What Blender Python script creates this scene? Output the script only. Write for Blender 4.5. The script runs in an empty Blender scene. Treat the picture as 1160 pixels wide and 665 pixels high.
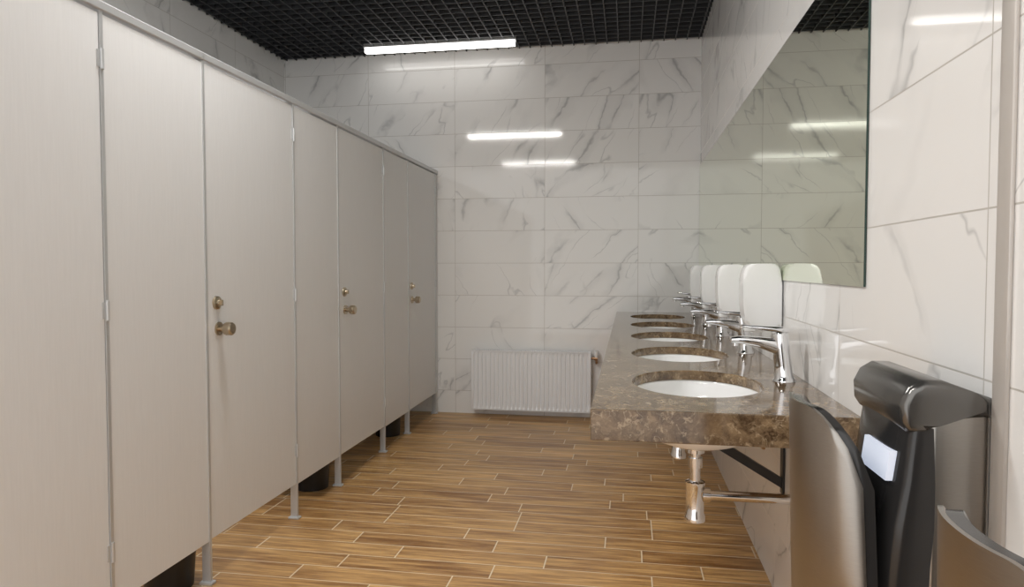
import bpy, bmesh, math, random
from mathutils import Vector, Matrix
random.seed(3)
scene = bpy.context.scene
XR, XL, YB, YF, ZC, H = 0.54, -2.89, 5.5, -1.3, 2.945, 1.2

# ---------------------------------------------------------------- helpers
def link(o, parent=None):
    scene.collection.objects.link(o)
    if parent: o.parent = parent
    return o
def empty(name):
    return link(bpy.data.objects.new(name, None))
def finish(bm, name, mat, parent=None, smooth=False, angle=35):
    bmesh.ops.recalc_face_normals(bm, faces=bm.faces)
    me = bpy.data.meshes.new(name); bm.to_mesh(me); bm.free()
    if mat is not None:
        for m in (mat if isinstance(mat, (list, tuple)) else [mat]): me.materials.append(m)
    o = bpy.data.objects.new(name, me)
    if smooth:
        me.shade_smooth()
        try: me.set_sharp_from_angle(angle=math.radians(angle))
        except Exception: pass
    return link(o, parent)
def add_box(bm, x0, x1, y0, y1, z0, z1):
    v = [bm.verts.new((x, y, z)) for x in (x0, x1) for y in (y0, y1) for z in (z0, z1)]
    fs = [(0,1,3,2),(4,6,7,5),(0,4,5,1),(2,3,7,6),(0,2,6,4),(1,5,7,3)]
    return [bm.faces.new([v[i] for i in f]) for f in fs]
def box(name, x0, x1, y0, y1, z0, z1, mat, parent=None, bev=0, seg=2):
    bm = bmesh.new(); add_box(bm, x0, x1, y0, y1, z0, z1)
    if bev: bmesh.ops.bevel(bm, geom=bm.edges[:], offset=bev, segments=seg, profile=.5, affect='EDGES')
    return finish(bm, name, mat, parent, smooth=bool(bev))
def loft(bm, rings, cap=True, closed=True):
    vr = [[bm.verts.new(p) for p in r] for r in rings]
    n = len(rings[0])
    for a, b in zip(vr[:-1], vr[1:]):
        for i in range(n if closed else n-1):
            j = (i+1) % n
            bm.faces.new((a[i], a[j], b[j], b[i]))
    if cap:
        bm.faces.new(vr[0][::-1]); bm.faces.new(vr[-1])
    return vr
def tube_rings(pts, rad, n=16):
    pts = [Vector(p) for p in pts]
    rad = rad if isinstance(rad, (list, tuple)) else [rad]*len(pts)
    rings = []; up = None
    for i, p in enumerate(pts):
        t = ((pts[i]-pts[i-1]).normalized() if i else Vector()) + ((pts[i+1]-pts[i]).normalized() if i < len(pts)-1 else Vector())
        t.normalize()
        if up is None:
            up = Vector((0,0,1)) if abs(t.z) < .9 else Vector((0,1,0))
        u = (up - t*up.dot(t)).normalized(); up = u
        w = t.cross(u)
        rings.append([p + (u*math.cos(2*math.pi*k/n) + w*math.sin(2*math.pi*k/n))*rad[i] for k in range(n)])
    return rings
def tube(name, pts, rad, mat, parent=None, n=20, angle=40):
    bm = bmesh.new(); loft(bm, tube_rings(pts, rad, n))
    return finish(bm, name, mat, parent, smooth=True, angle=angle)
def arc_pts(p0, c, p1, n=6):
    p0, c, p1 = map(Vector, (p0, c, p1))
    return [p0*(1-t)**2 + c*2*t*(1-t) + p1*t*t for t in [i/n for i in range(n+1)]]
def profile_y(name, pts, y0, y1, mat, parent=None, bev=.004, seg=3):
    bm = bmesh.new()
    loft(bm, [[(x, y, z) for x, z in pts] for y in (y0, y1)])
    if bev:
        es = [e for e in bm.edges if abs(e.verts[0].co.y-e.verts[1].co.y) < 1e-6]
        bmesh.ops.bevel(bm, geom=es, offset=bev, segments=seg, profile=.5, affect='EDGES')
    return finish(bm, name, mat, parent, smooth=True, angle=50)
def smooth_poly(pts, n=4):
    for _ in range(n):
        out = []
        for i in range(len(pts)):
            a, b = pts[i], pts[(i+1) % len(pts)]
            out.append((a[0]*.75+b[0]*.25, a[1]*.75+b[1]*.25)); out.append((a[0]*.25+b[0]*.75, a[1]*.25+b[1]*.75))
        pts = out
    return pts

# ---------------------------------------------------------------- materials
class NT:
    def __init__(s, name):
        s.m = bpy.data.materials.new(name); s.m.use_nodes = True
        s.t = s.m.node_tree; s.b = s.t.nodes['Principled BSDF']
    def n(s, typ, **kw):
        nd = s.t.nodes.new(typ)
        for k, v in kw.items(): setattr(nd, k, v)
        return nd
    def put(s, sock, v):
        if hasattr(v, 'is_output'): s.t.links.new(v, sock)
        else: sock.default_value = v
    def math(s, op, a, b=None, c=None, clamp=False):
        nd = s.n('ShaderNodeMath', operation=op); nd.use_clamp = clamp
        for i, v in enumerate((a, b, c)):
            if v is not None: s.put(nd.inputs[i], v)
        return nd.outputs[0]
    def vmath(s, op, a, b=None, scale=None):
        nd = s.n('ShaderNodeVectorMath', operation=op)
        s.put(nd.inputs[0], a)
        if b is not None: s.put(nd.inputs[1], b)
        if scale is not None: s.put(nd.inputs['Scale'], scale)
        return nd.outputs[0]
    def comb(s, x, y, z=0.0):
        nd = s.n('ShaderNodeCombineXYZ')
        for i, v in enumerate((x, y, z)): s.put(nd.inputs[i], v)
        return nd.outputs[0]
    def noise(s, vec, scale, detail=3, rough=.5, color=False):
        nd = s.n('ShaderNodeTexNoise'); s.put(nd.inputs['Vector'], vec)
        nd.inputs['Scale'].default_value = scale; nd.inputs['Detail'].default_value = detail
        nd.inputs['Roughness'].default_value = rough
        return nd.outputs['Color' if color else 'Fac']
    def mr(s, v, a, b, c=0., d=1.):
        nd = s.n('ShaderNodeMapRange'); s.put(nd.inputs[0], v)
        for i, x in enumerate((a, b, c, d)): s.put(nd.inputs[i+1], x)
        return nd.outputs[0]
    def mix(s, f, a, b):
        nd = s.n('ShaderNodeMix', data_type='RGBA'); s.put(nd.inputs[0], f)
        s.put(nd.inputs[6], a if hasattr(a,'is_output') else (*a, 1)); s.put(nd.inputs[7], b if hasattr(b,'is_output') else (*b, 1))
        return nd.outputs[2]
    def pos(s):
        g = s.n('ShaderNodeNewGeometry'); sp = s.n('ShaderNodeSeparateXYZ')
        s.t.links.new(g.outputs['Position'], sp.inputs[0])
        return g.outputs['Position'], sp.outputs
    def white(s, vec):
        nd = s.n('ShaderNodeTexWhiteNoise', noise_dimensions='3D'); s.put(nd.inputs['Vector'], vec)
        return nd.outputs['Value'], nd.outputs['Color']
    def bump(s, h, strength=.2, dist=.002):
        nd = s.n('ShaderNodeBump'); s.put(nd.inputs['Height'], h)
        nd.inputs['Strength'].default_value = strength; nd.inputs['Distance'].default_value = dist
        s.t.links.new(nd.outputs[0], s.b.inputs['Normal'])
def lin(r, g, b):
    f = lambda c: (c/255/12.92) if c/255 <= .04045 else ((c/255+.055)/1.055)**2.4
    return (f(r), f(g), f(b))
def simple(name, col, rough=.4, metal=0, var=.04, scale=20, spec=.5, stretch=None, coat=0):
    k = NT(name); p, _ = k.pos()
    v = k.vmath('MULTIPLY', p, stretch) if stretch else p
    nz = k.noise(v, scale, 3)
    c1 = tuple(max(0, c*(1-var)) for c in col); c2 = tuple(min(1, c*(1+var)) for c in col)
    k.put(k.b.inputs['Base Color'], k.mix(nz, c1, c2))
    k.put(k.b.inputs['Roughness'], k.mr(nz, 0, 1, rough*.9, rough*1.1))
    k.b.inputs['Metallic'].default_value = metal
    k.b.inputs['Specular IOR Level'].default_value = spec
    k.b.inputs['Coat Weight'].default_value = coat
    return k.m
def tile_mat(name, axis, a0, z0, tw=.738, th=.2625, g=.0016):
    k = NT(name); p, o = k.pos()
    a, z = o[axis], o[2]
    A = k.math('DIVIDE', k.math('SUBTRACT', a, a0), tw); B = k.math('DIVIDE', k.math('SUBTRACT', z, z0), th)
    ia, ib = k.math('FLOOR', A), k.math('FLOOR', B)
    fa, fb = k.math('FRACT', A), k.math('FRACT', B)
    da = k.math('MULTIPLY', k.math('MINIMUM', fa, k.math('SUBTRACT', 1., fa)), tw)
    db = k.math('MULTIPLY', k.math('MINIMUM', fb, k.math('SUBTRACT', 1., fb)), th)
    dist = k.math('MINIMUM', da, db)
    grout = k.mr(dist, g*.7, g*1.2, 1, 0)
    wv, wc = k.white(k.comb(ia, ib, float(axis)+.5))
    wv2, _ = k.white(k.comb(ib, ia, 7.5))
    flip = k.mr(wv, .30, .31, -1., 1.)
    if axis == 1: flip = k.math('MULTIPLY', flip, -1.)
    P = k.vmath('ADD', k.comb(k.math('MULTIPLY', a, flip), z, 0.), k.vmath('SCALE', wc, scale=17.))
    warp = k.vmath('SCALE', k.vmath('SUBTRACT', k.noise(P, 5., 3, .6, True), (.5, .5, .5)), scale=.09)
    Pw = k.vmath('ADD', P, warp)
    mp = k.n('ShaderNodeVectorRotate', rotation_type='Z_AXIS'); k.put(mp.inputs['Vector'], Pw)
    k.put(mp.inputs['Angle'], k.mr(wv2, 0., 1., math.radians(-66), math.radians(-36)))
    R = k.vmath('MULTIPLY', mp.outputs[0], (.34, 1.5, 1.))
    Rm = k.vmath('MULTIPLY', mp.outputs[0], (.8, 1.5, 1.))
    n1 = k.noise(R, 2.0, 1, .5)
    r1 = k.math('ABSOLUTE', k.math('SUBTRACT', n1, .5))
    mask = k.mr(k.noise(Rm, 3.6, 2, .5), .47, .62)
    thick = k.mr(k.noise(P, 8., 2), .35, .68, .005, .032)
    v1 = k.math('MULTIPLY', k.math('SUBTRACT', 1., k.math('DIVIDE', r1, thick), clamp=True), mask)
    n2 = k.noise(k.vmath('ADD', R, (7., 3., 2.)), 2.3, 2, .5)
    r2 = k.math('ABSOLUTE', k.math('SUBTRACT', n2, .5))
    mask2 = k.mr(k.noise(k.vmath('ADD', Rm, (4., 4., 4.)), 3.0, 2), .44, .58)
    v2 = k.math('MULTIPLY', k.mr(r2, 0., .008, .55, 0.), mask2)
    soft = k.math('MULTIPLY', k.mr(r1, 0., .07, .24, 0.), mask)
    v = k.math('MAXIMUM', k.math('MAXIMUM', k.math('MULTIPLY', v1, .85), v2), soft, clamp=True)
    col = k.mix(v, (.88, .872, .86), (.43, .432, .435))
    col = k.mix(grout, col, (.52, .495, .46))
    k.put(k.b.inputs['Base Color'], col)
    k.put(k.b.inputs['Roughness'], k.math('ADD', k.math('MULTIPLY', grout, .5), .06))
    k.b.inputs['Specular IOR Level'].default_value = .55
    k.bump(k.math('SUBTRACT', 1., grout), .3, .001)
    return k.m
def floor_mat():
    k = NT('floor_wood_tile'); p, o = k.pos()
    W, L = .122, .62
    B = k.math('DIVIDE', o[1], W); ib = k.math('FLOOR', B); fb = k.math('FRACT', B)
    rv, _ = k.white(k.comb(ib, 3.3, 1.))
    A = k.math('ADD', k.math('DIVIDE', o[0], L), rv); ia = k.math('FLOOR', A); fa = k.math('FRACT', A)
    db = k.math('MULTIPLY', k.math('MINIMUM', fb, k.math('SUBTRACT', 1., fb)), W)
    da = k.math('MULTIPLY', k.math('MINIMUM', fa, k.math('SUBTRACT', 1., fa)), L)
    g = k.math('MAXIMUM', k.mr(db, .0014, .0026, 1, 0), k.mr(da, .002, .0034, 1, 0))
    wv, wc = k.white(k.comb(ia, ib, 9.))
    P = k.vmath('ADD', p, k.vmath('SCALE', wc, scale=9.))
    S = k.vmath('MULTIPLY', P, (1.3, 16., 1.))
    n1 = k.noise(S, 3., 5, .62)
    n2 = k.noise(k.vmath('MULTIPLY', P, (2., 60., 1.)), 2., 3, .6)
    n3 = k.noise(k.vmath('MULTIPLY', P, (.8, 5., 1.)), 2.2, 2)
    t = k.math('ADD', k.math('MULTIPLY', n1, .55), k.math('ADD', k.math('MULTIPLY', n2, .2), k.math('MULTIPLY', n3, .25)))
    t = k.math('ADD', k.mr(t, .38, .62), k.mr(wv, 0, 1, -.2, .2), clamp=True)
    c = k.mix(t, lin(140, 97, 54), lin(222, 178, 118))
    c = k.mix(g, c, lin(228, 212, 184))
    k.put(k.b.inputs['Base Color'], c)
    k.put(k.b.inputs['Roughness'], k.mr(n1, .3, .7, .28, .42))
    k.bump(k.math('SUBTRACT', n2, k.math('MULTIPLY', g, 2.)), .15, .001)
    return k.m
def stone_mat():
    k = NT('brown_emperador_marble'); p, o = k.pos()
    w = k.vmath('SCALE', k.vmath('SUBTRACT', k.noise(p, 11., 4, .65, True), (.5, .5, .5)), scale=.14)
    P = k.vmath('ADD', p, w)
    vo = k.n('ShaderNodeTexVoronoi', feature='DISTANCE_TO_EDGE'); k.put(vo.inputs['Vector'], P); vo.inputs['Scale'].default_value = 18.
    n = k.noise(P, 24., 5, .72)
    c = k.mix(k.mr(n, .36, .66), lin(74, 57, 41), lin(158, 134, 104))
    c = k.mix(k.mr(k.noise(p, 9., 3), .4, .65, 0., .5), c, lin(108, 85, 61))
    sp = k.noise(k.vmath('ADD', P, (3., 1., 2.)), 48., 3, .6)
    c = k.mix(k.mr(sp, .56, .69, 0., .7), c, lin(190, 169, 139))
    e = k.math('MULTIPLY', k.mr(vo.outputs['Distance'], 0., .03, .6, 0.), k.mr(k.noise(p, 10., 2), .48, .64))
    c = k.mix(e, c, lin(204, 186, 158))
    k.put(k.b.inputs['Base Color'], c)
    k.b.inputs['Roughness'].default_value = .09
    return k.m
def emit(name, col, s):
    k = NT(name); k.put(k.b.inputs['Emission Color'], (*col, 1)); k.b.inputs['Emission Strength'].default_value = s
    k.b.inputs['Base Color'].default_value = (.8, .8, .8, 1)
    return k.m

M_BACK = tile_mat('marble_tile_back', 0, -.665, 1.235)
M_LEFT = tile_mat('marble_tile_left', 1, 5.5, 1.235)
M_RIGHT = tile_mat('marble_tile_right', 1, 1.16, 1.29)
M_FLOOR = floor_mat(); M_STONE = stone_mat()
M_LAM = simple('partition_laminate', lin(229, 229, 230), .42, var=.04, scale=30, stretch=(1., 6., .35))
M_ALU = simple('anodised_aluminium', (.60, .61, .62), .35, .45)
M_CHROME = simple('chrome', (.80, .80, .81), .07, 1, var=.01)
M_NICKEL = simple('satin_brass_nickel', (.52, .44, .33), .28, 1)
M_STEEL = simple('brushed_steel', (.35, .33, .305), .30, 1, var=.10, scale=12, stretch=(6., 6., 90.))
M_BLACKP = simple('dark_gloss_plastic', (.03, .029, .029), .16)
M_DARKG = simple('dark_grey_gloss', (.16, .155, .148), .2, .75)
M_BLACK = simple('black_painted_steel', (.012, .012, .013), .4)
M_CERAM = simple('white_ceramic', (.90, .90, .90), .08, var=.01)
M_WPLAS = simple('white_plastic', (.92, .92, .92), .18, var=.01)
M_RAD = simple('radiator_enamel', (.87, .88, .90), .3, var=.01)
M_GRID = simple('ceiling_grid_black', (.045, .048, .054), .45)
M_LID = simple('plenum_black', (.004, .004, .005), .9)
M_PIPE = simple('copper_brass_fitting', (.45, .28, .17), .35, 1)
k = NT('mirror_glass'); k.b.inputs['Metallic'].default_value = 1; k.b.inputs['Roughness'].default_value = 0
_p, _ = k.pos(); k.put(k.b.inputs['Base Color'], k.mix(k.noise(_p, 1.), (.80, .84, .71), (.81, .85, .72))); M_MIR = k.m
M_MEDGE = simple('mirror_glass_edge', (.02, .05, .04), .15)
M_LABEL = emit('dryer_display', lin(190, 205, 235), .5)

# ---------------------------------------------------------------- room shell (wall behind the viewer left out to let added world fill in)
box('floor', XL-.1, XR+.1, YF-.1, YB+.1, -.1, 0, M_FLOOR)
box('wall_back', XL-.1, XR+.1, YB, YB+.1, 0, ZC+.2, M_BACK)
box('wall_left', XL-.1, XL, YF, YB, 0, ZC+.2, M_LEFT)
box('wall_right', XR, XR+.1, YF, YB, 0, ZC+.2, M_RIGHT)
bm = bmesh.new(); S = .0866; t = .0035
x = XL + .03
while x < XR:
    add_box(bm, x-t, x+t, YF, YB, ZC, ZC+.04); x += S
y = YB - .05
while y > YF:
    add_box(bm, XL, XR, y-t, y+t, ZC+.0005, ZC+.04); y -= S
for f in add_box(bm, XL, XR, YF, YB, ZC+.09, ZC+.12): f.material_index = 1
finish(bm, 'ceiling', [M_GRID, M_LID])

# ---------------------------------------------------------------- ceiling lights
def ceiling_light(xc, yc, s_bot, s_side):
    e = empty('linear_ceiling_light')
    box('housing', xc-.61, xc+.61, yc-.03, yc+.03, ZC-.008, ZC+.05, M_ALU, e)
    bm = bmesh.new()
    fs = add_box(bm, xc-.6, xc+.6, yc-.027, yc+.027, ZC-.045, ZC-.008)
    for f in fs:
        if f.calc_center_median().z > ZC-.044: f.material_index = 1
    finish(bm, 'diffuser', [emit('led_diffuser', (1., .98, .94), s_bot), emit('led_diffuser_side', (1., .98, .94), s_side)], e)
ceiling_light(-1.47, 5.27, 6., 2.4)
ceiling_light(-1.47, 2.15, 240., 25.)
ceiling_light(-1.47, -.3, 150., 18.)

# ---------------------------------------------------------------- toilet stalls
XP = -1.553; ZB, ZT = .17, 1.985
def knob(parent, y, z):
    X = XP
    bm = bmesh.new()
    loft(bm, tube_rings([(X, y, z), (X+.006, y, z)], .026, 24))
    loft(bm, tube_rings([(X+.004, y, z), (X+.03, y, z)], .011, 16))
    loft(bm, tube_rings([(X+.026, y, z), (X+.03, y, z), (X+.036, y, z), (X+.056, y, z), (X+.061, y, z), (X+.062, y, z)], [.014, .023, .026, .025, .021, .001], 24))
    finish(bm, 'knob', M_NICKEL, parent, True)
    bm = bmesh.new(); z2 = z+.10
    loft(bm, tube_rings([(X, y-.012, z2), (X+.008, y-.012, z2), (X+.011, y-.012, z2)], [.026, .025, .02], 24))
    loft(bm, tube_rings([(X+.008, y-.012, z2), (X+.02, y-.012, z2)], [.013, .011], 20))
    add_box(bm, X+.018, X+.028, y-.015, y-.009, z2-.011, z2+.011)
    finish(bm, 'lock', M_NICKEL, parent, True)
for yh in (5.43, 4.23, 3.03, 1.84, .64):
    e = empty('toilet_stall'); y0 = yh-.70; pend = min(yh+.50, YB)
    box('door_panel', XP-.022, XP, y0+.008, yh-.006, ZB, ZT-.03, M_LAM, e, .0015, 1)
    box('door_edge_strip', XP-.02, XP+.002, y0+.004, y0+.010, ZB, ZT-.03, M_ALU, e)
    box('fixed_panel', XP-.022, XP, yh+.008, pend-(.006 if pend < YB else 0), ZB-.005, ZT-.03, M_LAM, e, .0015, 1)
    for j, yp in enumerate((yh+.001, pend-.001)):
        if yp > YB-.05: continue
        box('post_%d' % j, XP-.03, XP+.004, yp-.006, yp+.006, .0, ZT-.02, M_ALU, e)
        box('foot_%d' % j, XP-.04, XP+.014, yp-.016, yp+.016, 0, .012, M_ALU, e, .003, 1)
    box('head_rail', XP-.032, XP+.008, y0, pend, ZT-.022, ZT+.006, M_ALU, e, .003, 1)
    if yh < 5:
        ys = yh+.25
        box('divider', XL, XP-.022, ys-.009, ys+.009, ZB, ZT-.03, M_LAM, e)
    for j, z in enumerate((.33, 1.07, 1.82)):
        bm = bmesh.new()
        loft(bm, tube_rings([(XP+.005, yh, z-.03), (XP+.005, yh, z+.03)], .006, 12))
        add_box(bm, XP, XP+.003, yh-.016, yh+.010, z-.025, z+.025)
        finish(bm, 'hinge_%d' % j, M_ALU, e, True)
    knob(e, y0+.085, .965)
    if yh < 5:
        bx, by = XP-.145, yh+.46
        bm = bmesh.new()
        loft(bm, tube_rings([(bx, by, 0), (bx, by, .24), (bx, by, .25), (bx, by, .27), (bx, by, .285)], [.085, .10, .106, .102, .06], 32))
        finish(bm, 'waste_bin', M_BLACK, None, True)

# ---------------------------------------------------------------- washbasin counter
CX0, CX1, CY0, CY1, CZ0, CZ1 = -.09, XR-.001, 1.70, YB-.001, .772, .85
ZS = .818
BY = [2.15 + .71*i for i in range(5)]; BX = .205; RX, RY = .190, .245
bounds = [CY0] + [(BY[i]+BY[i+1])/2 for i in range(4)] + [CY1]
def rayrect(cx, cy, ang, x0, x1, y0, y1):
    dx, dy = math.cos(ang), math.sin(ang); ts = []
    if dx > 1e-9: ts.append((x1-cx)/dx)
    if dx < -1e-9: ts.append((x0-cx)/dx)
    if dy > 1e-9: ts.append((y1-cy)/dy)
    if dy < -1e-9: ts.append((y0-cy)/dy)
    t = min(ts); return cx+dx*t, cy+dy*t
bm = bmesh.new(); AP = .03; CH = .003
for i, yb in enumerate(BY):
    y0, y1 = bounds[i], bounds[i+1]
    A = [2*math.pi*j/72 for j in range(72)] + [math.atan2(cy-yb, cx-BX) % (2*math.pi) for cx in (CX0, CX1) for cy in (y0, y1)]
    A = sorted(set(round(a, 5) for a in A)); n = len(A)
    inn = []; inc = []; out = []
    for a in A:
        r = 1/math.sqrt((math.cos(a)/RX)**2 + (math.sin(a)/RY)**2)
        inn.append((BX+r*math.cos(a), yb+r*math.sin(a))); inc.append((BX+(r+CH)*math.cos(a), yb+(r+CH)*math.sin(a)))
        out.append(rayrect(BX, yb, a, CX0, CX1, y0, y1))
    top_o = [bm.verts.new((*p, CZ1)) for p in out]
    top_i = [bm.verts.new((*p, CZ1)) for p in inc]
    mid_i = [bm.verts.new((*p, CZ1-CH)) for p in inn]
    low_i = [bm.verts.new((*p, ZS)) for p in inn]
    low_o = [bm.verts.new((*p, ZS)) for p in out]
    for j in range(n):
        q = (j+1) % n
        for r0, r1 in ((top_o, top_i), (top_i, mid_i), (mid_i, low_i), (low_i, low_o)):
            bm.faces.new((r0[j], r1[j], r1[q], r0[q]))
def apron(x0, x1, y0, y1, dz=0.):
    sub = bmesh.new()
    add_box(sub, x0, x1, y0, y1, CZ0+dz, CZ1+.0004-dz)
    bmesh.ops.bevel(sub, geom=sub.edges[:], offset=.0025, segments=2, profile=.5, affect='EDGES')
    me = bpy.data.meshes.new('tmp'); sub.to_mesh(me); sub.free(); bm.from_mesh(me); bpy.data.meshes.remove(me)
apron(CX0-.001, CX1, CY0-.001, CY0+AP)
apron(CX0-.0006, CX0+AP, CY0+.012, CY1, .0002)
counter = finish(bm, 'washbasin_counter', M_STONE)

def ell(cx, cy, z, rx, ry, n=48):
    return [(cx+rx*math.cos(2*math.pi*k/n), cy+ry*math.sin(2*math.pi*k/n), z) for k in range(n)]
for i, yb in enumerate(BY):
    e = empty('washbasin')
    bm = bmesh.new(); rings = []
    prof = [(1.10, 0), (1.012, 0), (1.0, -.004), (.985, -.02), (.95, -.05), (.87, -.085), (.72, -.115), (.5, -.130), (.25, -.138), (.09, -.140)]
    for s, dz in prof: rings.append(ell(BX, yb, ZS-.001+dz, RX*s, RY*s if s > .3 else RX*s))
    for s, dz in [(.12, -.15), (.28, -.149), (.55, -.142), (.77, -.125), (.92, -.095), (1.0, -.055), (1.03, -.02), (1.10, -.012)]:
        rings.append(ell(BX, yb, ZS-.001+dz, RX*s, RY*s if s > .3 else RX*s))
    loft(bm, rings, cap=False)
    finish(bm, 'bowl', M_CERAM, e, True, 60)
    bm = bmesh.new(); zz = ZS-.142
    loft(bm, tube_rings([(BX, yb, zz-.012), (BX, yb, zz), (BX, yb, zz+.004)], [.018, .024, .022], 24))
    finish(bm, 'drain', M_CHROME, e, True)
    bm = bmesh.new(); z0 = zz-.01
    loft(bm, tube_rings([(BX, yb, z0), (BX, yb, z0-.03)], .028, 20))
    loft(bm, tube_rings([(BX, yb, z0-.02), (BX, yb, .53)], .016, 16))
    loft(bm, tube_rings([(BX, yb, .62), (BX, yb, .59)], .022, 16))
    loft(bm, tube_rings([(BX, yb, .548), (BX, yb, .545), (BX, yb, .535), (BX, yb, .53), (BX, yb, .45), (BX, yb, .44), (BX, yb, .425), (BX, yb, .42)], [.018, .03, .03, .027, .027, .031, .031, .02], 24))
    loft(bm, tube_rings([(BX+.02, yb, .505), (XR-.01, yb, .505)], .015, 16))
    loft(bm, tube_rings([(BX+.022, yb, .505), (BX+.045, yb, .505)], .022, 16))
    loft(bm, tube_rings([(XR-.012, yb, .505), (XR-.001, yb, .505)], [.03, .034], 20))
    finish(bm, 'drain_trap', M_CHROME, e, True)
    f = empty('faucet'); fx, fy, fz = .474, yb+.07, CZ1+.0005
    bm = bmesh.new()
    loft(bm, tube_rings([(fx, fy, fz), (fx, fy, fz+.006), (fx-.001, fy, fz+.012), (fx-.004, fy, fz+.05), (fx-.010, fy, fz+.10), (fx-.014, fy, fz+.14), (fx-.015, fy, fz+.150)],
                        [.034, .033, .028, .026, .025, .026, .022], 28))
    finish(bm, 'body', M_CHROME, f, True, 50)
    def sec(x, z, hw, hh, n=20, ex=.55):
        r = []
        for q in range(n):
            a = 2*math.pi*q/n; c, s = math.cos(a), math.sin(a)
            r.append((x, fy+hw*math.copysign(abs(c)**ex, c), z+hh*math.copysign(abs(s)**ex, s)))
        return r
    bm = bmesh.new()
    loft(bm, [sec(fx, fz+.10, .02, .026), sec(fx-.03, fz+.108, .021, .024), sec(fx-.08, fz+.120, .021, .016), sec(fx-.135, fz+.126, .02, .011), sec(fx-.158, fz+.125, .018, .009), sec(fx-.162, fz+.124, .012, .005)])
    loft(bm, tube_rings([(fx-.145, fy, fz+.12), (fx-.145, fy, fz+.106)], .010, 16))
    finish(bm, 'spout', M_CHROME, f, True, 50)
    bm = bmesh.new()
    loft(bm, [sec(fx+.012, fz+.156, .014, .006), sec(fx-.01, fz+.158, .024, .010), sec(fx-.045, fz+.161, .022, .008), sec(fx-.10, fz+.166, .017, .005), sec(fx-.125, fz+.169, .014, .004), sec(fx-.129, fz+.169, .009, .002)])
    finish(bm, 'lever', M_CHROME, f, True, 50)

for i in range(4):
    ym = (BY[i]+BY[i+1])/2+.02
    e = empty('soap_dispenser'); y0, y1 = ym+.02, ym+.12; XW = XR-.007
    box('wall_spacer', XW-.01, XR-.001, y0+.02, y1-.02, 1.0, 1.15, M_WPLAS, e)
    pts = [(XW, .99), (XW, 1.10), (XW, 1.212), (XW-.06, 1.214), (XR-.135, 1.212), (XR-.139, 1.12), (XR-.134, 1.03), (XR-.122, .985), (XW-.06, .984), (XW, .984)]
    sp = smooth_poly(pts, 2)
    profile_y('cover', sp, y0, y1, M_WPLAS, e, .014, 4)
    tube('nozzle', [(XR-.07, (y0+y1)/2, .99), (XR-.07, (y0+y1)/2, .965)], [.014, .009], M_WPLAS, e)
    box('push_button', XR-.128, XR-.09, y0+.02, y1-.02, .970, .992, M_WPLAS, e, .006)
    e = empty('counter_bracket'); yb = ym-.02
    box('arm', -.05, XR-.01, yb-.012, yb+.012, ZS-.013, ZS-.001, M_BLACK, e)
    box('fixing_plate', XR-.009, XR-.001, yb-.02, yb+.02, .41, ZS-.001, M_BLACK, e)
    bm = bmesh.new()
    loft(bm, [[(-.05, yb-.01, .775), (-.05, yb+.01, .775), (-.035, yb+.01, .806), (-.035, yb-.01, .806)],
              [(XR-.008, yb-.01, .43), (XR-.008, yb+.01, .43), (XR-.008, yb+.01, .465), (XR-.008, yb-.01, .465)]])
    finish(bm, 'strut', M_BLACK, e)

# ---------------------------------------------------------------- mirror
bm = bmesh.new()
for f in add_box(bm, XR-.006, XR-.001, 1.70, YB-.004, 1.155, 1.985):
    if f.calc_center_median().x > XR-.0059: f.material_index = 1
finish(bm, 'mirror', [M_MIR, M_MEDGE])

# ---------------------------------------------------------------- radiator
e = empty('radiator'); rx0, rx1, rz0, rz1 = -1.245, -.285, .055, .535; ryf, ryb = YB-.11, YB-.035
pts = []
N = 28; p = (rx1-rx0-.02)/N; xx = rx0+.01
pts.append((rx0+.01, ryf))
for i in range(N):
    a = xx+i*p
    pts += [(a+p*.30, ryf), (a+p*.40, ryf+.010), (a+p*.64, ryf+.010), (a+p*.74, ryf)]
pts.append((rx1-.01, ryf))
bm = bmesh.new()
front = [[(x, y, z) for x, y in pts] for z in (rz0+.03, rz1-.03)]
loft(bm, [[(x, ryf, rz0+.008) for x, y in pts]] + front + [[(x, ryf, rz1-.008) for x, y in pts]], cap=False, closed=False)
finish(bm, 'front_panel', M_RAD, e)
box('core', rx0+.015, rx1-.015, ryf+.014, ryb, rz0+.01, rz1-.012, M_RAD, e)
box('side_cover_0', rx0, rx0+.012, ryf-.001, ryb+.002, rz0, rz1, M_RAD, e, .003)
box('side_cover_1', rx1-.012, rx1, ryf-.001, ryb+.002, rz0, rz1, M_RAD, e, .003)
bm = bmesh.new()
add_box(bm, rx0+.01, rx1-.01, ryf, ryf+.012, rz1-.01, rz1); add_box(bm, rx0+.01, rx1-.01, ryb-.012, ryb, rz1-.01, rz1)
x = rx0+.02
while x < rx1-.02:
    add_box(bm, x, x+.006, ryf+.01, ryb-.01, rz1-.008, rz1-.001); x += .018
add_box(bm, rx0+.01, rx1-.01, ryf, ryf+.01, rz0, rz0+.01)
finish(bm, 'top_grille', M_RAD, e)
for q, x in enumerate((rx0+.15, rx1-.15)): box('mounting_bracket_%d' % q, x-.02, x+.02, ryb-.002, YB, rz0+.05, rz1-.06, M_RAD, e)
tube('valve', [(rx1-.005, YB-.07, rz1-.05), (rx1+.02, YB-.07, rz1-.05), (rx1+.022, YB-.07, rz1-.05), (rx1+.05, YB-.07, rz1-.05)], [.010, .010, .017, .017], M_PIPE, e)
tube('valve_head', [(rx1+.04, YB-.07, rz1-.06), (rx1+.04, YB-.07, rz1-.02), (rx1+.04, YB-.07, rz1+.01)], [.013, .018, .016], M_WPLAS, e)
tube('supply_pipe', [(rx1+.04, YB-.07, rz1-.05)] + arc_pts((rx1+.04, YB-.07, rz1-.07), (rx1+.04, YB-.07, rz1-.09), (rx1+.04, YB-.05, rz1-.09)) + [(rx1+.04, YB, rz1-.09)], .009, M_PIPE, e)

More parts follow.
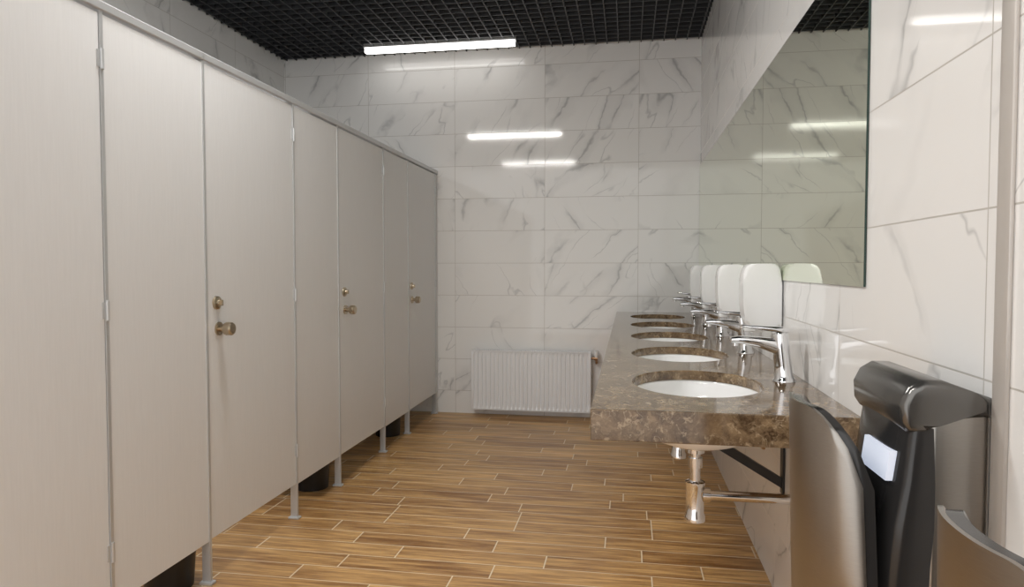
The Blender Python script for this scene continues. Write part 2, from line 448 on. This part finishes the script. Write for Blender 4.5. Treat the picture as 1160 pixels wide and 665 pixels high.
# ---------------------------------------------------------------- wall trim strip
box('trim_1', XR-.007, XR, 1.085, 1.122, 0, ZC, simple('trim_satin', lin(206, 200, 194), .35, .3), None, .002)

# ---------------------------------------------------------------- hand dryers
def plan_body(name, e, yc, zs, mat, n=28, ex=.62):
    bm = bmesh.new(); rings = []
    for z, xb, xf, hw in zs:
        r = []
        r.append((xb, yc+hw, z))
        for q in range(n+1):
            a = math.pi/2 + math.pi*q/n
            c, s = math.cos(a), math.sin(a)
            r.append((xb+(xf-xb)*.35 + (xf-xb)*.65*abs(c)**ex, yc+hw*math.copysign(abs(s)**ex, s), z))
        r.append((xb, yc-hw, z))
        rings.append(r)
    loft(bm, rings)
    return finish(bm, name, mat, e, True, 50)
def hand_dryer(yc):
    e = empty('hand_dryer'); W = XR-.001
    hb = .116
    box('housing', XR-.086, W, yc-hb, yc+hb, .40, .985, M_STEEL, e, .008, 3)
    # hood: rounded cap, roof falling towards the wall
    pr = [(W, .972), (W, 1.004), (XR-.03, 1.014), (XR-.07, 1.029), (XR-.098, 1.029), (XR-.118, 1.016), (XR-.129, .992), (XR-.127, .962), (XR-.118, .948), (XR-.088, .948), (XR-.084, .972)]
    profile_y('hood', pr, yc-hb-.003, yc+hb+.003, M_DARKG, e, .012, 4)
    plan_body('nozzle_panel', e, yc, [(.42, XR-.076, XR-.14, hb-.004), (.70, XR-.078, XR-.165, hb-.002), (.80, XR-.078, XR-.15, hb), (.87, XR-.078, XR-.135, hb), (.955, XR-.078, XR-.122, hb-.001)], M_BLACKP)
    pts = smooth_poly([(XR-.10, .42), (XR-.10, .74), (XR-.15, .72), (XR-.185, .70), (XR-.22, .73), (XR-.235, .78), (XR-.215, .42)], 2)
    profile_y('slot_floor', pts, yc-hb+.045, yc+hb-.045, M_BLACKP, e, .006, 3)
    nz, ny = 30, 28
    def shell(off, shrink=0.):
        rows = []
        for a in range(nz+1):
            u = a/nz
            row = []
            for b in range(ny+1):
                s = -1+2*b/ny
                hw = .122 + .012*min(1, (1-u)*2.5) - shrink
                ztop = .975 - shrink - .115*(1-math.sqrt(max(0, 1-max(0, (abs(s)-.45)/.55)**2.2)))
                z = .40 + (ztop-.40)*u
                if z < .52: hw -= .05*((.52-z)/.12)**2
                x = XR-.261 + .095*(1-math.sqrt(max(0, 1-(abs(s)*.97)**2.2))) + off
                x += .03*(max(0, .97-z))*1.0
                if z < .6: x += (.6-z)**2*1.2
                row.append((x, yc+hw*s, z))
            rows.append(row)
        return rows
    for nm, o0, o1, sh, mat in (('front_shell', 0., .005, 0., M_STEEL), ('shell_lining', .0065, .022, .003, M_BLACKP)):
        bm = bmesh.new()
        r0, r1 = shell(o0, sh), shell(o1, sh)
        g0 = [[bm.verts.new(p) for p in r] for r in r0]; g1 = [[bm.verts.new(p) for p in r] for r in r1]
        for g in (g0, g1):
            for a in range(nz):
                for b in range(ny):
                    bm.faces.new((g[a][b], g[a][b+1], g[a+1][b+1], g[a+1][b]))
        for a in range(nz):
            for b in (0, ny): bm.faces.new((g0[a][b], g0[a+1][b], g1[a+1][b], g1[a][b]))
        for b in range(ny):
            for a in (0, nz): bm.faces.new((g0[a][b], g0[a][b+1], g1[a][b+1], g1[a][b]))
        finish(bm, nm, mat, e, True, 50)
    bm = bmesh.new()
    ya, yb2 = yc-.090, yc+.02
    loft(bm, [[(XR-.134, ya, .912), (XR-.136, yb2, .912), (XR-.142, yb2, .865), (XR-.140, ya, .865)],
              [(XR-.10, ya, .912), (XR-.10, yb2, .912), (XR-.10, yb2, .865), (XR-.10, ya, .865)]])
    finish(bm, 'display_label', M_LABEL, e)
hand_dryer(1.244)
hand_dryer(.64)

# ---------------------------------------------------------------- world, camera
w = bpy.data.worlds.new('World'); scene.world = w; w.use_nodes = True
w.node_tree.nodes['Background'].inputs[0].default_value = (1., .99, .98, 1); w.node_tree.nodes['Background'].inputs[1].default_value = 1.65  # even fill light added through the open end behind the camera
cam = bpy.data.cameras.new('camera'); co = link(bpy.data.objects.new('camera', cam))
cam.sensor_width = 36; cam.lens = 780/1160*36; cam.clip_start = .02
co.location = (0, 0, H); co.rotation_euler = (math.radians(90-2.17), 0, math.radians(9.6))
scene.camera = co
scene.view_settings.view_transform = 'Standard'
